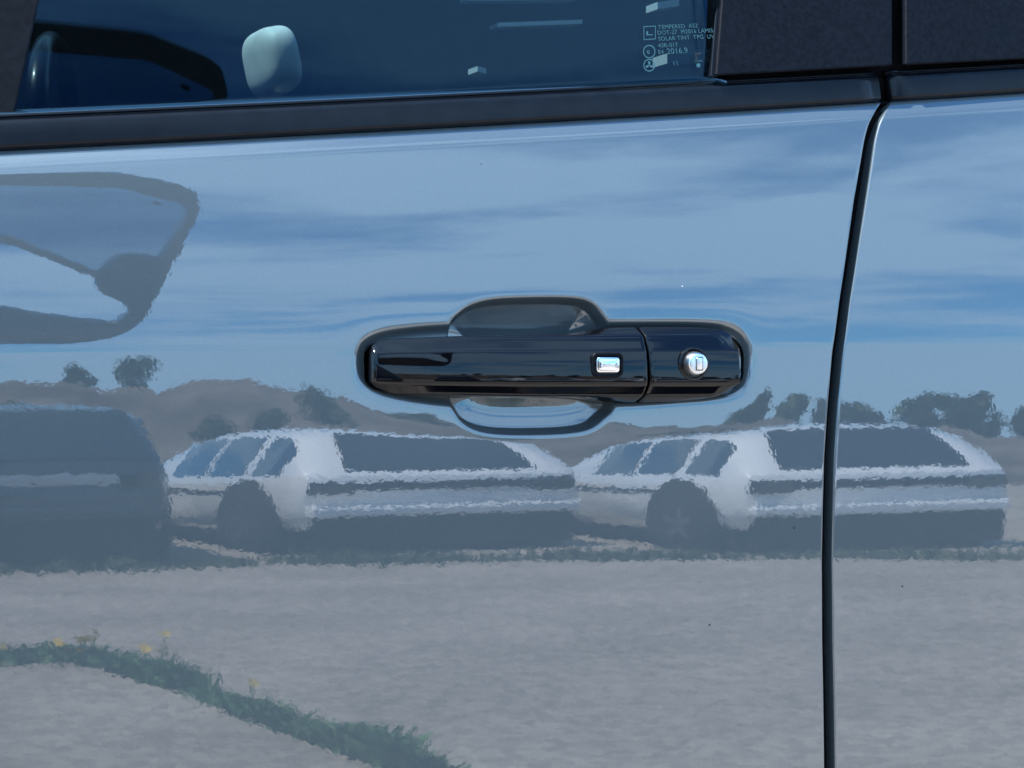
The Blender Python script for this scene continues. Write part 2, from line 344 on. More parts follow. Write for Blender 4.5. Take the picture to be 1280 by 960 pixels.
for i, (x, y, z) in enumerate(fl):
    if fm is None:
        v = []; f = []
        for k in range(8):
            a = k*.785; v += [(0, 0, 0), (.020*math.cos(a-.25), .020*math.sin(a-.25), .005), (.025*math.cos(a), .025*math.sin(a), .004), (.020*math.cos(a+.25), .020*math.sin(a+.25), .005)]; f.append((4*k, 4*k+1, 4*k+2, 4*k+3))
        fm = bpy.data.meshes.new('blossom'); fm.from_pydata(v, [], f); fm.materials.append(M['flower'])
        sm = bpy.data.meshes.new('stem'); vv, ff = boxv(-.002, .002, -.002, .002, -1, 0); sm.from_pydata(vv, [], ff); sm.materials.append(M['grass'])
    t = empty('dandelion', 'small yellow flower standing in the strip of green grass', 'flower', (x, y, 0), rng.uniform(0, 3), 'yellow flowers in the grass strip')
    b = bpy.data.objects.new('blossom', fm); COL.objects.link(b); b.parent = t; b.location = (0, 0, z); b.rotation_euler = (R(50), R(10), 0)
    s = bpy.data.objects.new('stem', sm); COL.objects.link(s); s.parent = t; s.location = (0, 0, z); s.scale = (1, 1, z)

# ---------------------------------------------------------------- parked cars seen in the reflection
ST = [0, .02, .06, .14, .26, .42, .60, 1.0, 1.6, 2.2, 2.7, 3.1, 3.5, 3.9, 4.3, 4.55, 4.62]
def suv_ring(s, W=.97):
    zr = np.interp(s, [0, .06, .5, 1.2, 2.4, 2.75, 3.45, 4.2, 4.62], [1.02, 1.10, 1.60, 1.68, 1.64, 1.55, 1.06, .98, .80])
    wl = W*np.interp(s, [0, .08, .5, 4.0, 4.62], [.90, .96, 1, 1, .82])
    zbq = min(np.interp(s, [0, 3.4, 4.62], [1.02, .98, .76]), zr-.001)
    k = min(max((zr-zbq)/.6, 0), 1); wr = wl*(.97-.20*k)
    z0 = np.interp(s, [0, .5, 3.9, 4.62], [.36, .24, .22, .34])
    right = [(wl*.90, z0), (wl*.98, z0+.12), (wl, .62), (wl*.995, .86), (wl*.975, zbq), (wr+(wl*.975-wr)*.5, zbq+(zr-zbq)*.5), (wr, zr-.03*k), (wr*.8, zr+.03*k), (0, zr+.06*k)]
    return right
def suv_point(s, t, off=0.0, side=1, W=.97):
    """t along the half ring 0..8, side +-1"""
    r = suv_ring(s, W); i = min(int(t), 7); f_ = t-i; a = np.array(r[i]); b = np.array(r[i+1]); p = a+(b-a)*f_
    n = np.array([b[1]-a[1], -(b[0]-a[0])]); n = n/(np.linalg.norm(n)+1e-9)*off
    return np.array([side*(p[0]+n[0]), -s if off == 0 else -s, p[1]+n[1]])
def patch(s0, s1, t0, t1, side, off=.006, ns=8, ntt=3, W=.97, sl=0.0):
    P = np.array([[suv_point(s0+(s1-s0)*i/ns+sl*(j/ntt)*(1 if i < ns/2 else -1)*0, t0+(t1-t0)*j/ntt, off, side, W) for j in range(ntt+1)] for i in range(ns+1)])
    return P
def lathe(prof, n=28, axis='x'):
    P = []
    for k in range(n):
        a = 2*math.pi*k/n; P.append([(h, r*math.cos(a), r*math.sin(a)) if axis == 'x' else (r*math.cos(a), h, r*math.sin(a)) for r, h in prof])
    return np.array(P)
def suv(label, loc, rz, paint, group=None, W=.97, rails=False):
    t = empty('parked_car', label, 'car', loc, rz, group)
    P = []
    for s in ST:
        r = suv_ring(s, W); full = [(x, -s, z) for x, z in r]+[(-x, -s, z) for x, z in r[::-1][1:]]; P.append(full)
    gridmesh('body', np.array(P), paint, t, caps=True)
    for sd_ in (1, -1):
        for a, b in ((.34, .86), (1.0, 1.75), (1.85, 2.66)):
            gridmesh('side_window', patch(a, b, 4.12, 5.85, sd_, W=W), 'car_glass', t)
        m = MB(); m.box(*sorted((sd_*(W-.003), sd_*(W+.012))), -3.3, -1.25, .80, .83); m.build('side_trim', 'satin', t)
        for ys in (-.85, -3.65):
            ar = gridmesh('wheel_arch', lathe([(0, sd_*(W+.006)), (.585, sd_*(W+.006)), (.59, sd_*(W-.1))]), 'liner', t, closed_u=True)
            ar.location = (0, ys, .40)
            w0 = gridmesh('wheel', lathe([(.19, sd_*(W-.01)), (.30, sd_*(W+.01)), (.355, sd_*(W-.01)), (.365, sd_*(W-.10)), (.33, sd_*(W-.24)), (0, sd_*(W-.24))]), 'tyre', t, closed_u=True)
            w0.location = (0, ys, .365)
            m = MB()
            for k in range(5):
                a = k*2*math.pi/5; c, s_ = math.cos(a), math.sin(a)
                m.add([(sd_*(W+.008), c*y_-s_*z_, s_*y_+c*z_) for y_, z_ in ((-.03, .02), (.03, .02), (.045, .22), (-.045, .22))], [(0, 1, 2, 3)])
            rm = m.build('rim', 'rim', w0)
    rw = np.array([[((2*i/10-1)*suv_ring(s)[7][0]*1.13, -s-.0, suv_ring(s)[7][1]+.012) for i in range(11)] for s in np.linspace(.06, .49, 5)]); rw[:, :, 1] += .012
    gridmesh('rear_window', rw, 'car_glass', t)
    ws = np.array([[((2*i/10-1)*suv_ring(s)[7][0], -s, suv_ring(s)[7][1]+.012) for i in range(11)] for s in np.linspace(2.8, 3.38, 5)])
    gridmesh('windscreen', ws, 'car_glass', t)
    MB().box(-W*.80, W*.80, -.02, .022, .845, .955).build('rear_garnish', 'rim' if paint == 'black_paint' else 'satin', t, bevel=.01)
    for sx in (-1, 1): MB().box(*sorted((sx*W*.60, sx*W*.89)), -.1, .03, .80, .97).build('tail_lamp', 'car_glass', t, bevel=.02)
    MB().box(-W*.90, W*.90, -.12, .085, .50, .64).build('bumper', paint, t, bevel=.035)
    MB().box(-W*.86, W*.86, -.30, .06, .10, .495).build('bumper_valance', 'satin', t, bevel=.02)  # black valance, drawn low to widen the shade below the bumper
    MB().box(-W*.9, W*.9, -4.3, -.2, .09, .40).build('underbody_shade', 'liner', t)  # black block added to stand for the shadow under the car
    if rails:
        for sx in (-1, 1): MB().box(*sorted((sx*W*.68, sx*W*.71)), -2.4, -.7, 1.72, 1.76).build('roof_rail', 'satin', t, bevel=.008)
    return t
suv('white car reflected in the front door, its corner below left of the handle', (4.2, -11.75, 0), R(-4), 'white_paint', 'white cars in the parking row', 1.24).scale = (1, 1.25, .78)
suv('white car reflected across the door gap, its corner below the lock', (6.75, -9.65, 0), R(6), 'white_paint', 'white cars in the parking row', 1.17, True).scale = (1, 1.2, .73)
suv('black suv at the left end of the parking row in the reflection', (1.08, -11.3, 0), R(4), 'black_paint').scale = (1, 1, .92)
suv('black suv with its liftgate raised, parked just to the left', (-1.2, -2.78, 0), R(-48), 'black_paint')
# raised liftgate, plane rising towards the viewer: local (x, s)
def gp(x, s, d=0.0): return (x, -3.5+s*.70711-d*.70711, 1.5+s*.70711+d*.70711)
gt = empty('raised_liftgate', 'open black liftgate held up with tinted glass and wiper', 'liftgate', (-.045, -2.87, 1.428))
gt.scale = (.82, .82, .82)
outer = round_poly([(.375, 1.38), (.34, 1.52), (.16, 1.64), (-.2, 1.70), (-1.0, 1.66), (-1.42, 1.5), (-1.45, .6), (-1.3, .3), (-.2, .22), (.19, .225), (.285, .315), (.33, .45), (.352, .93)], .05, 4)
pane = round_poly([(.345, 1.30), (.336, 1.40), (.17, 1.53), (-.2, 1.585), (-1.0, 1.56), (-1.32, 1.42), (-1.30, 1.22), (-1.0, 1.19), (-.5, 1.22), (-.054, 1.19), (.180, .88), (.212, 1.015), (.251, 1.03), (.315, .99)], .018, 3)
opening = round_poly([(-.049, 1.125), (.172, .842), (.185, .741), (.268, .613), (.285, .527), (.262, .425), (.103, .500), (-.10, .63), (-.6, .66), (-1.2, .6), (-1.28, .8), (-1.25, 1.10), (-.6, 1.16)], .02, 3)
def holed(name, out_, holes, thick, m, parent, toP):
    bm = bmesh.new(); es = []
    for lp in [out_]+holes:
        vs_ = [bm.verts.new(toP(*p)) for p in lp]
        es += [bm.edges.new((vs_[i], vs_[(i+1) % len(vs_)])) for i in range(len(vs_))]
    bmesh.ops.triangle_fill(bm, edges=es, use_beauty=True)
    me = bpy.data.meshes.new(name); bm.to_mesh(me); bm.free(); o = link(name, me, m, parent, False)
    s = o.modifiers.new('thick', 'SOLIDIFY'); s.thickness = thick; s.offset = 0
    return o
base = np.array([0, -3.5, 1.5])
loc = lambda d=0.0: (lambda x, s: tuple(np.array(gp(x, s, d))-base))
holed('gate_frame', outer, [pane, opening], .05, 'black_paint', gt, loc())
holed('gate_glass', pane, [], .005, 'gate_glass', gt, loc())
holed('gate_mark', round_poly([(.262, 1.425), (.285, 1.405), (.283, 1.385), (.260, 1.405)], .003, 2), [], .003, 'printdark', gt, loc(.01))
holed('wiper_motor', round_poly([(.17, .83), (.21, 1.0), (.26, 1.02), (.33, .98), (.33, .60), (.24, .66)], .03, 3), [], .09, 'satin', gt, loc())
for xs in (-1.25, .12):
    V = np.array([[(np.array([xs, -.05, -.05+0])+np.array([0, (.5)*u, (.42)*u])+.012*np.array([math.cos(a), math.sin(a), 0])) for a in np.linspace(0, 6.28, 9)[:-1]] for u in (0, 1)])
# ---------------------------------------------------------------- building and pole at the far left
bt = empty('brown_building', 'long low brown building with a dark roof beyond the gravel', 'building', (-24, -26, 0), R(25))
MB().box(-16, 9, -5, 5, 0, 3.4).build('wall', 'wall', bt)
MB().add([(-16.6, -5.6, 3.4), (9.6, -5.6, 3.4), (9.6, 5.6, 3.4), (-16.6, 5.6, 3.4), (-16.6, 0, 5.2), (9.6, 0, 5.2)], [(0, 1, 5, 4), (2, 3, 4, 5), (0, 4, 3), (1, 2, 5), (0, 3, 2, 1)]).build('roof', 'roofing', bt)
for k in range(5): MB().box(-14+k*4.6, -12.2+k*4.6, 4.96, 5.05, 1.1, 2.3).build('window', 'car_glass', bt)
pl = empty('lamp_post', 'thin pale lamp post standing before the brown building', 'lamp post', (-9.5, -16, 0))
gridmesh('post', np.array([[(.07*math.cos(a)*k_, .07*math.sin(a)*k_, z) for a in np.linspace(0, 6.28, 13)[:-1]] for z, k_ in ((0, 1.2), (6, .8))]), 'pole', pl, closed_v=True)
MB().box(-.1, .9, -.1, .1, 5.95, 6.05).build('lamp_head', 'pole', pl, bevel=.03)

# ---------------------------------------------------------------- the car: doors
def proj(p):
    v = np.array(p)-CAM; d = v@FWD; return 640+F*(v@RGT)/d, 480-F*v[2]/d
car = empty('parked_car', 'grey car filling the view, seen at its black front door handle', 'car', (0, 0, 0))
tr = lambda pts: np.array([at(*q)[[0, 2]] for q in pts])
M_out = catmull(tr([(447, 462), (447, 441), (454, 426), (475, 415), (510, 409.5), (560, 406), (640, 404), (765, 403), (860, 402.5), (903, 405), (924, 413), (935.5, 430), (938, 452), (935, 474), (926, 489), (903, 497), (850, 502), (775, 507), (640, 510), (560, 507), (500, 499), (470, 490), (453, 477)]), 6)
S_out = catmull(tr([(559, 430), (563, 404), (574, 391), (592, 380), (622, 373.5), (680, 371.5), (722, 373), (742, 380), (754, 394), (764, 410), (776, 440), (776, 480), (768, 510), (755, 524), (736, 537), (700, 542.5), (640, 543.5), (604, 540), (582, 531), (569, 516), (559, 490)]), 6)
Z_MID = float(at(660, 457)[2])
def recess(x, z):
    dm = sdf(M_out, x, z); ds = sdf(S_out, x, z)
    r = .0009
    tm = r*sp(dm/r); ts = r*sp(ds/r)
    DM = .0058*np.tanh(tm/.0042)
    up = np.clip((z-Z_MID)/.012, 0, 1); T = .020+.025*up; q = np.clip(ts/T, 0, 1); v = np.clip(ts/.0045, 0, 1); DS = (.0026+.0088*up)*(1-(1-q)**2)+.0105*v*v*(3-2*v)
    k = .0007
    D = k*np.logaddexp(DM/k, DS/k)-k*math.log(2)*np.exp(-(np.maximum(tm, ts)/.003))
    far = np.minimum(dm, 0)
    D = D+.00035*np.exp(far/.010)*(dm < 0)+.00035*(dm >= 0)
    return np.maximum(D, 0)
def zrows(x):
    """rows of z for each column x -> [nx, nz]"""
    c = zc(x)[:, None]; b = zb(x)[:, None]
    sA = np.concatenate([np.arange(-.62, -.0755, .006), np.arange(-.0755, .0450, .00055)])
    A_ = c+sA[None]; z1 = c+sA[-1]; z2 = b-.025
    q = np.linspace(0, 1, 30)[1:-1]; B_ = z1+(z2-z1)*q[None]
    C_ = b-np.arange(.025, .0001, -.0006)[None]
    return np.concatenate([A_, B_, C_, b+.0008], 1)
GL = np.array([at(*q)[[0, 2]] for q in [(1103, 127), (1094, 140), (1087, 152), (1081, 175), (1068, 250), (1061, 300), (1050, 375), (1041, 440), (1035, 510), (1031, 570), (1029, 640), (1028, 700), (1028.5, 800), (1031, 960)]])[::-1]
GR = np.array([at(*q)[[0, 2]] for q in [(1116, 125), (1107, 137), (1100, 152), (1094, 175), (1083, 250), (1075, 300), (1063, 375), (1054, 440), (1047, 510), (1043, 570), (1041, 640), (1040, 700), (1041, 800), (1044, 960)]])[::-1]
def smooth_edge(G):
    zz = np.linspace(G[0, 1]-.35, G[-1, 1]+.02, 500); k = (G[1, 0]-G[0, 0])/(G[1, 1]-G[0, 1])
    xx = np.interp(zz, G[:, 1], G[:, 0]); m = zz < G[0, 1]; xx[m] = G[0, 0]+(zz[m]-G[0, 1])*k*.6
    m = zz > G[-1, 1]; kt = (G[-1, 0]-G[-2, 0])/(G[-1, 1]-G[-2, 1]); xx[m] = G[-1, 0]+(zz[m]-G[-1, 1])*kt
    w_ = np.exp(-np.linspace(-2, 2, 11)**2); w_ /= w_.sum(); xp = np.pad(xx, 5, mode='edge'); return zz, np.convolve(xp, w_, 'valid')
EL = smooth_edge(GL); ER = smooth_edge(GR)
def door(name, side):
    """side -1: front door left of the gap, +1: rear door right of it"""
    if side < 0:
        xf = np.concatenate([np.arange(-1.3, -.1395, .0065), np.arange(-.138, .2145, .00056)])
        tt = np.linspace(0, 1, 40)[1:]
    else: xf = np.arange(1.3, .34, -.008); tt = np.concatenate([np.linspace(0, 1, 60)[1:]])
    xnom = np.concatenate([xf, np.full(len(tt), xf[-1])]); Z = zrows(xnom)
    E_ = EL if side < 0 else ER
    nfix = len(xf); r = .0013; X_ = np.repeat(xnom[:, None], Z.shape[1], 1)
    # rows in the interpolated band follow their own x
    for it in range(3):
        xe = np.interp(Z[nfix:], E_[0], E_[1])-(-side)*r
        X_[nfix:] = xf[-1]+(xe-xf[-1])*tt[:, None]
        c0 = zc(X_[nfix:])-zc(xf[-1]); b0 = zb(X_[nfix:])-zb(xf[-1]); Zf = zrows(np.array([xf[-1]]))[0]
        u = np.clip((Zf-zc(xf[-1])-.045)/(zb(xf[-1])-.025-zc(xf[-1])-.045), 0, 1)
        Z[nfix:] = Zf[None]+c0*(1-u)+b0*u
    Yd = ysurf(X_, Z)
    if side < 0: 
        rr_ = recess(X_, Z); Yd = Yd+rr_
    P = np.stack([X_, Yd, Z], -1)
    last = P[-1]; cols = []
    for ph in np.linspace(0, math.pi/2, 8)[1:]:
        q = last.copy(); q[:, 0] += -side*r*math.sin(ph); q[:, 1] += r*(1-math.cos(ph)); cols.append(q)
    q = cols[-1].copy(); q[:, 1] += .014; cols.append(q)
    P = np.concatenate([P, np.array(cols)], 0)
    t1 = P[:, -1:].copy(); t1[:, :, 1] += .006; t1[:, :, 2] += .002; t2 = t1.copy(); t2[:, :, 1] += .02
    P = np.concatenate([P, t1, t2], 1)
    return gridmesh(name, P, 'paint', car, flip=side > 0)
fd = door('front_door', -1); rd = door('rear_door', 1)
for nm, (px, py), rad, m in (('dirt_speck', (992.5, 660), .0009, 'speck'), ('dirt_speck', (887, 781), .0008, 'speck'), ('dirt_speck', (853, 358), .0006, 'pale_speck'), ('dirt_speck', (1128, 733), .0008, 'speck'), ('dirt_speck', (601, 205), .0005, 'speck')):
    p = at(px, py)
    gridmesh(nm, np.array([[(p[0]+rad*math.cos(a)*math.cos(e), p[1]-rad*.5*math.sin(e), p[2]+rad*math.sin(a)*math.cos(e)*.9) for a in np.linspace(0, 6.28, 11)[:-1]] for e in (0, .5, 1.0, 1.5)]), m, fd if px < 1040 else rd, closed_v=True)
# gap behind the door edges, sill
xj = float(np.interp(1.255, EL[0], EL[1]))+.004
zz = np.linspace(.44, 1.262, 60); gm = []
for off in (-.03, .03): gm.append([(np.interp(z, (EL[0]), EL[1])+.004+off, float(ysurf(.3, min(z, 1.235)))+.0125, z) for z in zz])
gridmesh('door_gap_shade', np.array(gm), 'dark', car)  # near-black strip stands in for the shade inside the door gap
MB().box(xj-.03, xj+.03, .052, .058, 1.15, 1.29).build('door_gap_light_stop', 'dark', car)  # dark box added to stop light showing through the gap
MB().box(-1.4, 1.4, -.02, .12, .25, .46).build('sill', 'satin', car, bevel=.02)

# ---------------------------------------------------------------- belt mouldings, windows, pillars
def sweep(name, sec, xs, m, yz, shear=0.0):
    P = np.array([[(x+shear*dz, yz(x)[0]+dy, yz(x)[1]+dz) for dy, dz in sec] for x in xs])
    return gridmesh(name, P, m, car, closed_v=True, caps=True)
def belt(x): return float(ysurf(x, float(zb(x))-.0005)), float(zb(x))
sec = round_poly([(.014, .0008), (.0015, .0012), (-.0022, .0040), (.0010, .0185), (.0026, .0213), (.0060, .0222), (.0085, .0226), (.0090, .0238), (.0076, .0245), (.0080, .0258), (.0105, .0263), (.020, .0263)], [.0004, .0012, .002, .003, .0008, .0005, .0004, .0003, .0004, .0006, .0006, .0005], 4)
zt = float(zb(.33))
xgl = float(np.interp(zt, EL[0], EL[1])); xgr = float(np.interp(zt, ER[0], ER[1]))
xe1 = on_plane(1103, 105, .036)[0]; xe2 = on_plane(1118, 100, .037)[0]
sweep('belt_moulding', sec, np.linspace(-1.3, xe1, 90), 'satin', belt, .0)
sweep('belt_moulding', sec, np.linspace(xe2, 1.3, 60), 'satin', belt, .0)
def dline(x): y, z = belt(x); return y, z
sweep('shadow_gap', [(.004, -.0004), (.012, -.0004), (.012, .0018), (.004, .0018)], np.linspace(-1.3, 1.3, 90), 'dark', dline)  # dark strip drawn as the shadow line under the moulding
sweep('run_channel', round_poly([(.0092, .0262), (.0098, .0268), (.0128, .0292), (.0150, .0292), (.0150, .0262)], .0003, 3), np.linspace(-1.3, float(on_plane(894, 88, .05)[0]), 90), 'strip', belt)
WT = math.tan(R(8.35))
def yg(x, z): return belt(x)[0]+.0135+(z-zb(x)-.02)*WT+.25*(z-zb(x)-.02)**2-.018*(x+.2)
hx_end = on_plane(903, 88, .05)[0]
def atg(px, py, off=0.0):
    y = .03
    for _ in range(10): p = on_plane(px, py, y); y = float(yg(p[0], p[2]))+off
    return p
gxs = np.linspace(-1.3, hx_end, 60)

G = np.array([[(x, yg(x, zb(x)+.012+h), zb(x)+.012+h) for h in np.linspace(0, .44, 24)] for x in gxs])
gl = gridmesh('side_window', G, 'window', car); so_ = gl.modifiers.new('thick', 'SOLIDIFY'); so_.thickness = .004; so_.offset = -1
def panel(name, pts, th, off, m, bevel=.0015):
    """flat trim panel set on the glass plane; pts are (x, height above the belt)"""
    V = []; n = len(pts)
    for dy in (off, off+th): V += [(x, yg(x, zb(x)+h)+dy, zb(x)+h) for x, h in pts]
    Fc = [tuple(range(n))[::-1], tuple(range(n, 2*n))]+[(i, (i+1) % n, n+(i+1) % n, n+i) for i in range(n)]
    o = poly(name, V, Fc, m, car, False); b = o.modifiers.new('bevel', 'BEVEL'); b.width = bevel; b.segments = 3; b.limit_method = 'ANGLE'; b.angle_limit = R(50)
    return o
def hh(px, py, off=-.006): p = atg(px, py, off); return p[0], p[2]-float(zb(p[0]))
a0, h0 = hh(893, 89); a1, h1 = hh(903, 0); k1 = (a1-a0)/(h1-h0)
c0, g0 = hh(1114, 82); c1, g1 = hh(1117.5, 0); k2 = (c1-c0)/(g1-g0)
panel('pillar_trim', [(a0, .0290), (a0+k1*.4, .42), (c0+k2*.4, .42), (c0, .0290)], .008, -.008, 'pillar')
panel('pillar_trim_lip', [(a0-.0028, .0285), (a0-.0028+k1*.4, .42), (a0+.004+k1*.4, .42), (a0+.004, .0285)], .005, -.0045, 'satin', .0008)
d0, e0 = hh(1130, 75); 
panel('rear_pillar_trim', [(d0, .0290), (d0+k2*.4, .42), (1.3, .42), (1.3, .0290)], .008, -.008, 'pillar')
panel('window_channel', [(a0+.002, .020), (a0+.002+k1*.4, .42), (1.28, .42), (1.28, .020)], .004, .004, 'dark', .0005)
s0, t0 = hh(20, 134); s1, t1 = hh(50, 4); ks = (s1-s0)/(t1-t0)
panel('mirror_sail', [(-1.28, .024), (-1.28, .41), (s0+ks*(.41-t0), .41), (s0+ks*(.024-t0), .024)], .008, -.007, 'rubber')

# printed marks low on the glass
def mark_frame(px, py):
    p = atg(px, py, -.0004); return p
slope = math.atan((zb(.15)-zb(.05))/.1)
def text(txt, px, py, size, m='print', bold=0.0):
    cu = bpy.data.curves.new('glass_print', 'FONT'); cu.body = txt; cu.size = size; cu.offset = bold; cu.space_character = 1.05
    tmp = bpy.data.objects.new('tmp', cu); COL.objects.link(tmp); dg = bpy.context.evaluated_depsgraph_get()
    me = bpy.data.meshes.new_from_object(tmp.evaluated_get(dg)); bpy.data.objects.remove(tmp)
    me.name = 'glass_print'; me.materials.clear(); o = link('glass_print', me, m, gl, False); p = mark_frame(px, py); o.location = p
    o.rotation_euler = Matrix.Rotation(slope, 3, 'Y').inverted().to_euler() if False else (R(90-9), -slope, 0)
    return o
for t_, px, py, s_ in (('TEMPERED  AS2', 823, 36.5, .0046), ('DOT-27  M2016 LAMISAFE', 822, 43.5, .0046), ('SOLAR TINT  TPG  UVR', 823, 51, .0046), ('43R-017', 823, 59.5, .0046), ('E4', 823, 67.5, .0046)):
    text(t_, px, py, s_)
text('2016.9', 834, 67.5, .0062, 'print')
text('11', 841, 82, .0050); text('I', 869.5, 76, .0075, 'printdark', .0004)
def flat(name, pts, m):
    P = [tuple(mark_frame(*q)) for q in pts]; n = len(P)
    return poly(name, P, [tuple(range(n))], m, gl, False)
def ring2(cx_, cy_, r0, r1, m='print', n=28, sq=False):
    if sq: A_ = [(cx_+sx*r0, cy_+sy*r0*1.12-sx*.4) for sx, sy in ((-1, -1), (1, -1), (1, 1), (-1, 1))]; B_ = [(cx_+sx*r1, cy_+sy*r1*1.12-sx*.4) for sx, sy in ((-1, -1), (1, -1), (1, 1), (-1, 1))]
    else: A_ = [(cx_+r0*math.cos(a), cy_+r0*1.08*math.sin(a)) for a in np.linspace(0, 2*math.pi, n+1)[:-1]]; B_ = [(cx_+r1*math.cos(a), cy_+r1*1.08*math.sin(a)) for a in np.linspace(0, 2*math.pi, n+1)[:-1]]
    n = len(A_); P = [tuple(mark_frame(*q)) for q in A_+B_]
    return poly('glass_print', P, [(i, (i+1) % n, n+(i+1) % n, n+i) for i in range(n)], m, gl, False)
ring2(812, 41, 6.8, 7.6, sq=True); ring2(811.5, 64.5, 6.6, 7.8); ring2(811.5, 81.5, 6.2, 7.4)
flat('glass_print', [(808, 39), (810, 38.9), (810, 43), (816, 42.8), (816, 44), (808, 44.2)], 'print')
for a in (.5, 2.6, 4.7): flat('glass_print', [(811.5+1.2*math.cos(a-1), 81.5+1.2*math.sin(a-1)), (811.5+5*math.cos(a-.3), 81.5+5*math.sin(a-.3)), (811.5+5*math.cos(a+.3), 81.5+5*math.sin(a+.3)), (811.5+1.2*math.cos(a+1), 81.5+1.2*math.sin(a+1))], 'print')
text('e', 808.5, 67.5, .0060); flat('glass_print', [(870.5, 80), (873, 78.8), (875.5, 80), (875, 84), (871, 84)], 'print'); flat('glass_print', [(868, 66), (878, 65.4), (875, 68), (874, 69), (872, 69)], 'printdark'); flat('glass_print', [(869, 76.2), (878, 75.6), (878, 76.4), (869, 77)], 'print')

# ---------------------------------------------------------------- cabin
cb = bpy.data.objects.new('cabin', None); COL.objects.link(cb); cb.parent = car
def cpart(name, m, *b, bevel=.01): return MB().box(*b).build(name, m, cb, bevel=bevel)
cpart('floor', 'cabin', -1.6, 2.2, .06, 1.75, .30, .36); cpart('far_side', 'cabin', -1.6, 2.2, 1.72, 1.80, .30, 1.76)
cpart('front_bulkhead', 'cabin', -1.66, -1.60, .06, 1.8, .30, 1.76); cpart('rear_bulkhead', 'cabin', 2.2, 2.26, .06, 1.8, .30, 1.76)
cpart('inner_door_panel', 'cabin', -1.28, 1.28, .075, .11, .40, 1.205)
for b in ((-1.66, 2.26, .13, .34), (-1.66, 2.26, 1.20, 1.82)): cpart('roof_panel', 'paint', b[0], b[1], b[2], b[3], 1.70, 1.76)
cpart('roof_panel', 'paint', -1.66, -.75, .342, 1.198, 1.70, 1.76); cpart('roof_panel', 'paint', .95, 2.26, .342, 1.198, 1.70, 1.76)  # opening between the panels added so sunlight reaches the headrest
def pillow(name, c, r, m, parent, e=.45):
    P = []
    sg = lambda v: math.copysign(abs(v)**e, v)
    for a in np.linspace(-math.pi/2, math.pi/2, 18):
        P.append([(c[0]+r[0]*sg(math.cos(a))*sg(math.cos(b)), c[1]+r[1]*sg(math.cos(a))*sg(math.sin(b)), c[2]+r[2]*sg(math.sin(a))) for b in np.linspace(0, 2*math.pi, 33)[:-1]])
    return gridmesh(name, np.array(P), m, parent, closed_v=True)
hr = on_plane(350, 84, .62)
seat = pillow('seat', (hr[0]+.03, .72, .92), (.05, .22, .29), 'cabin', car)
h_ = pillow('headrest', (0, 0, 0), (.019, .055, .033), 'leather', seat, .6); h_.location = (hr[0]+.003, .66, hr[2]+.010); h_.rotation_euler = (0, R(-12), 0)
for dy_ in (-.035, .035): MB().box(hr[0]-.003, hr[0]+.003, .66+dy_-.004, .66+dy_+.004, hr[2]-.14, hr[2]-.03).build('headrest_post', 'chrome', seat)
def bar(name, q0, q1, y, hgt, m='pale', dep=.03):
    a = on_plane(*q0, y); b = on_plane(*q1, y)
    v = [(*(a[:1]), y+dy, a[2]+dz) for dy in (0, dep) for dz in (-hgt, hgt)]+[(b[0], y+dy, b[2]+dz) for dy in (0, dep) for dz in (-hgt, hgt)]
    return poly(name, v, [(0, 1, 3, 2), (4, 6, 7, 5), (0, 4, 5, 1), (2, 3, 7, 6), (0, 2, 6, 4), (1, 5, 7, 3)], m, cb, False)
bar('glint_bar', (622, 31), (728, 27), 1.30, .0028); bar('glint_bar_upper', (585, -3), (720, -4), 1.30, .004)  # pale bars put in as sun glints on cabin trim
bar('glint_bar_short', (822, 7), (849, 3), .80, .004); bar('glint_patch', (834, 73), (900, 66), .35, .0045); bar('glint_bit', (597, 86), (608, 89), .9, .003)  # more pale pieces standing in for sunlit spots in the cabin
# steering wheel rim
sc_ = on_plane(70, 160, .62); P = []
for a in np.linspace(0, 2*math.pi, 49)[:-1]:
    ct = np.array([math.cos(a)*.05, math.cos(a)*.18, math.sin(a)*.075]); dr = np.array([0, math.cos(a), math.sin(a)])
    P.append([ct+.010*(math.cos(b)*dr+math.sin(b)*np.array([1, 0, 0])) for b in np.linspace(0, 2*math.pi, 13)[:-1]])
o = gridmesh('steering_wheel', np.array(P), 'satin', cb, closed_u=True, closed_v=True); o.location = sc_

# ---------------------------------------------------------------- door handle
def spline(px, tab):
    xs, ys = np.array([t[0] for t in tab], float), np.array([t[1] for t in tab], float)
    fine = np.linspace(xs[0], xs[-1], 1500); v = np.interp(fine, xs, ys)
    # smooth with a width that shrinks toward the steep ends
    n = len(xs); m = np.zeros(n); d = np.diff(ys)/np.diff(xs); m[0], m[-1] = d[0], d[-1]
    for i in range(1, n-1):
        if d[i-1]*d[i] > 0:
            w1, w2 = 2*(xs[i+1]-xs[i])+(xs[i]-xs[i-1]), (xs[i+1]-xs[i])+2*(xs[i]-xs[i-1]); m[i] = (w1+w2)/(w1/d[i-1]+w2/d[i])
    i = np.clip(np.searchsorted(xs, px)-1, 0, n-2); h = xs[i+1]-xs[i]; t = np.clip((px-xs[i])/h, 0, 1)
    return (2*t**3-3*t**2+1)*ys[i]+(t**3-2*t*t+t)*h*m[i]+(-2*t**3+3*t*t)*ys[i+1]+(t**3-t*t)*h*m[i+1]
def yface_px(px):
    # long gentle bow (radius about .75 m) easing back to the skin at the left end
    xm = np.asarray(px, float)*.00056
    bow = -.0236+(xm-740*.00056)**2/(2*.80)
    left = np.clip((575-px)/120, 0, 1)
    return bow+.0042*left**2.2+.0105*np.clip((474-px)/20, 0, 1)**2.4
Tt = [(454.5, 446), (458, 438), (464, 431.5), (475, 427), (500, 423.5), (540, 421), (600, 419.6), (700, 419), (945, 419)]
Tft = [(454.5, 449), (458, 443), (464, 441.5), (475, 441), (500, 440.5), (540, 439.5), (600, 438.2), (700, 437.5), (945, 437.5)]
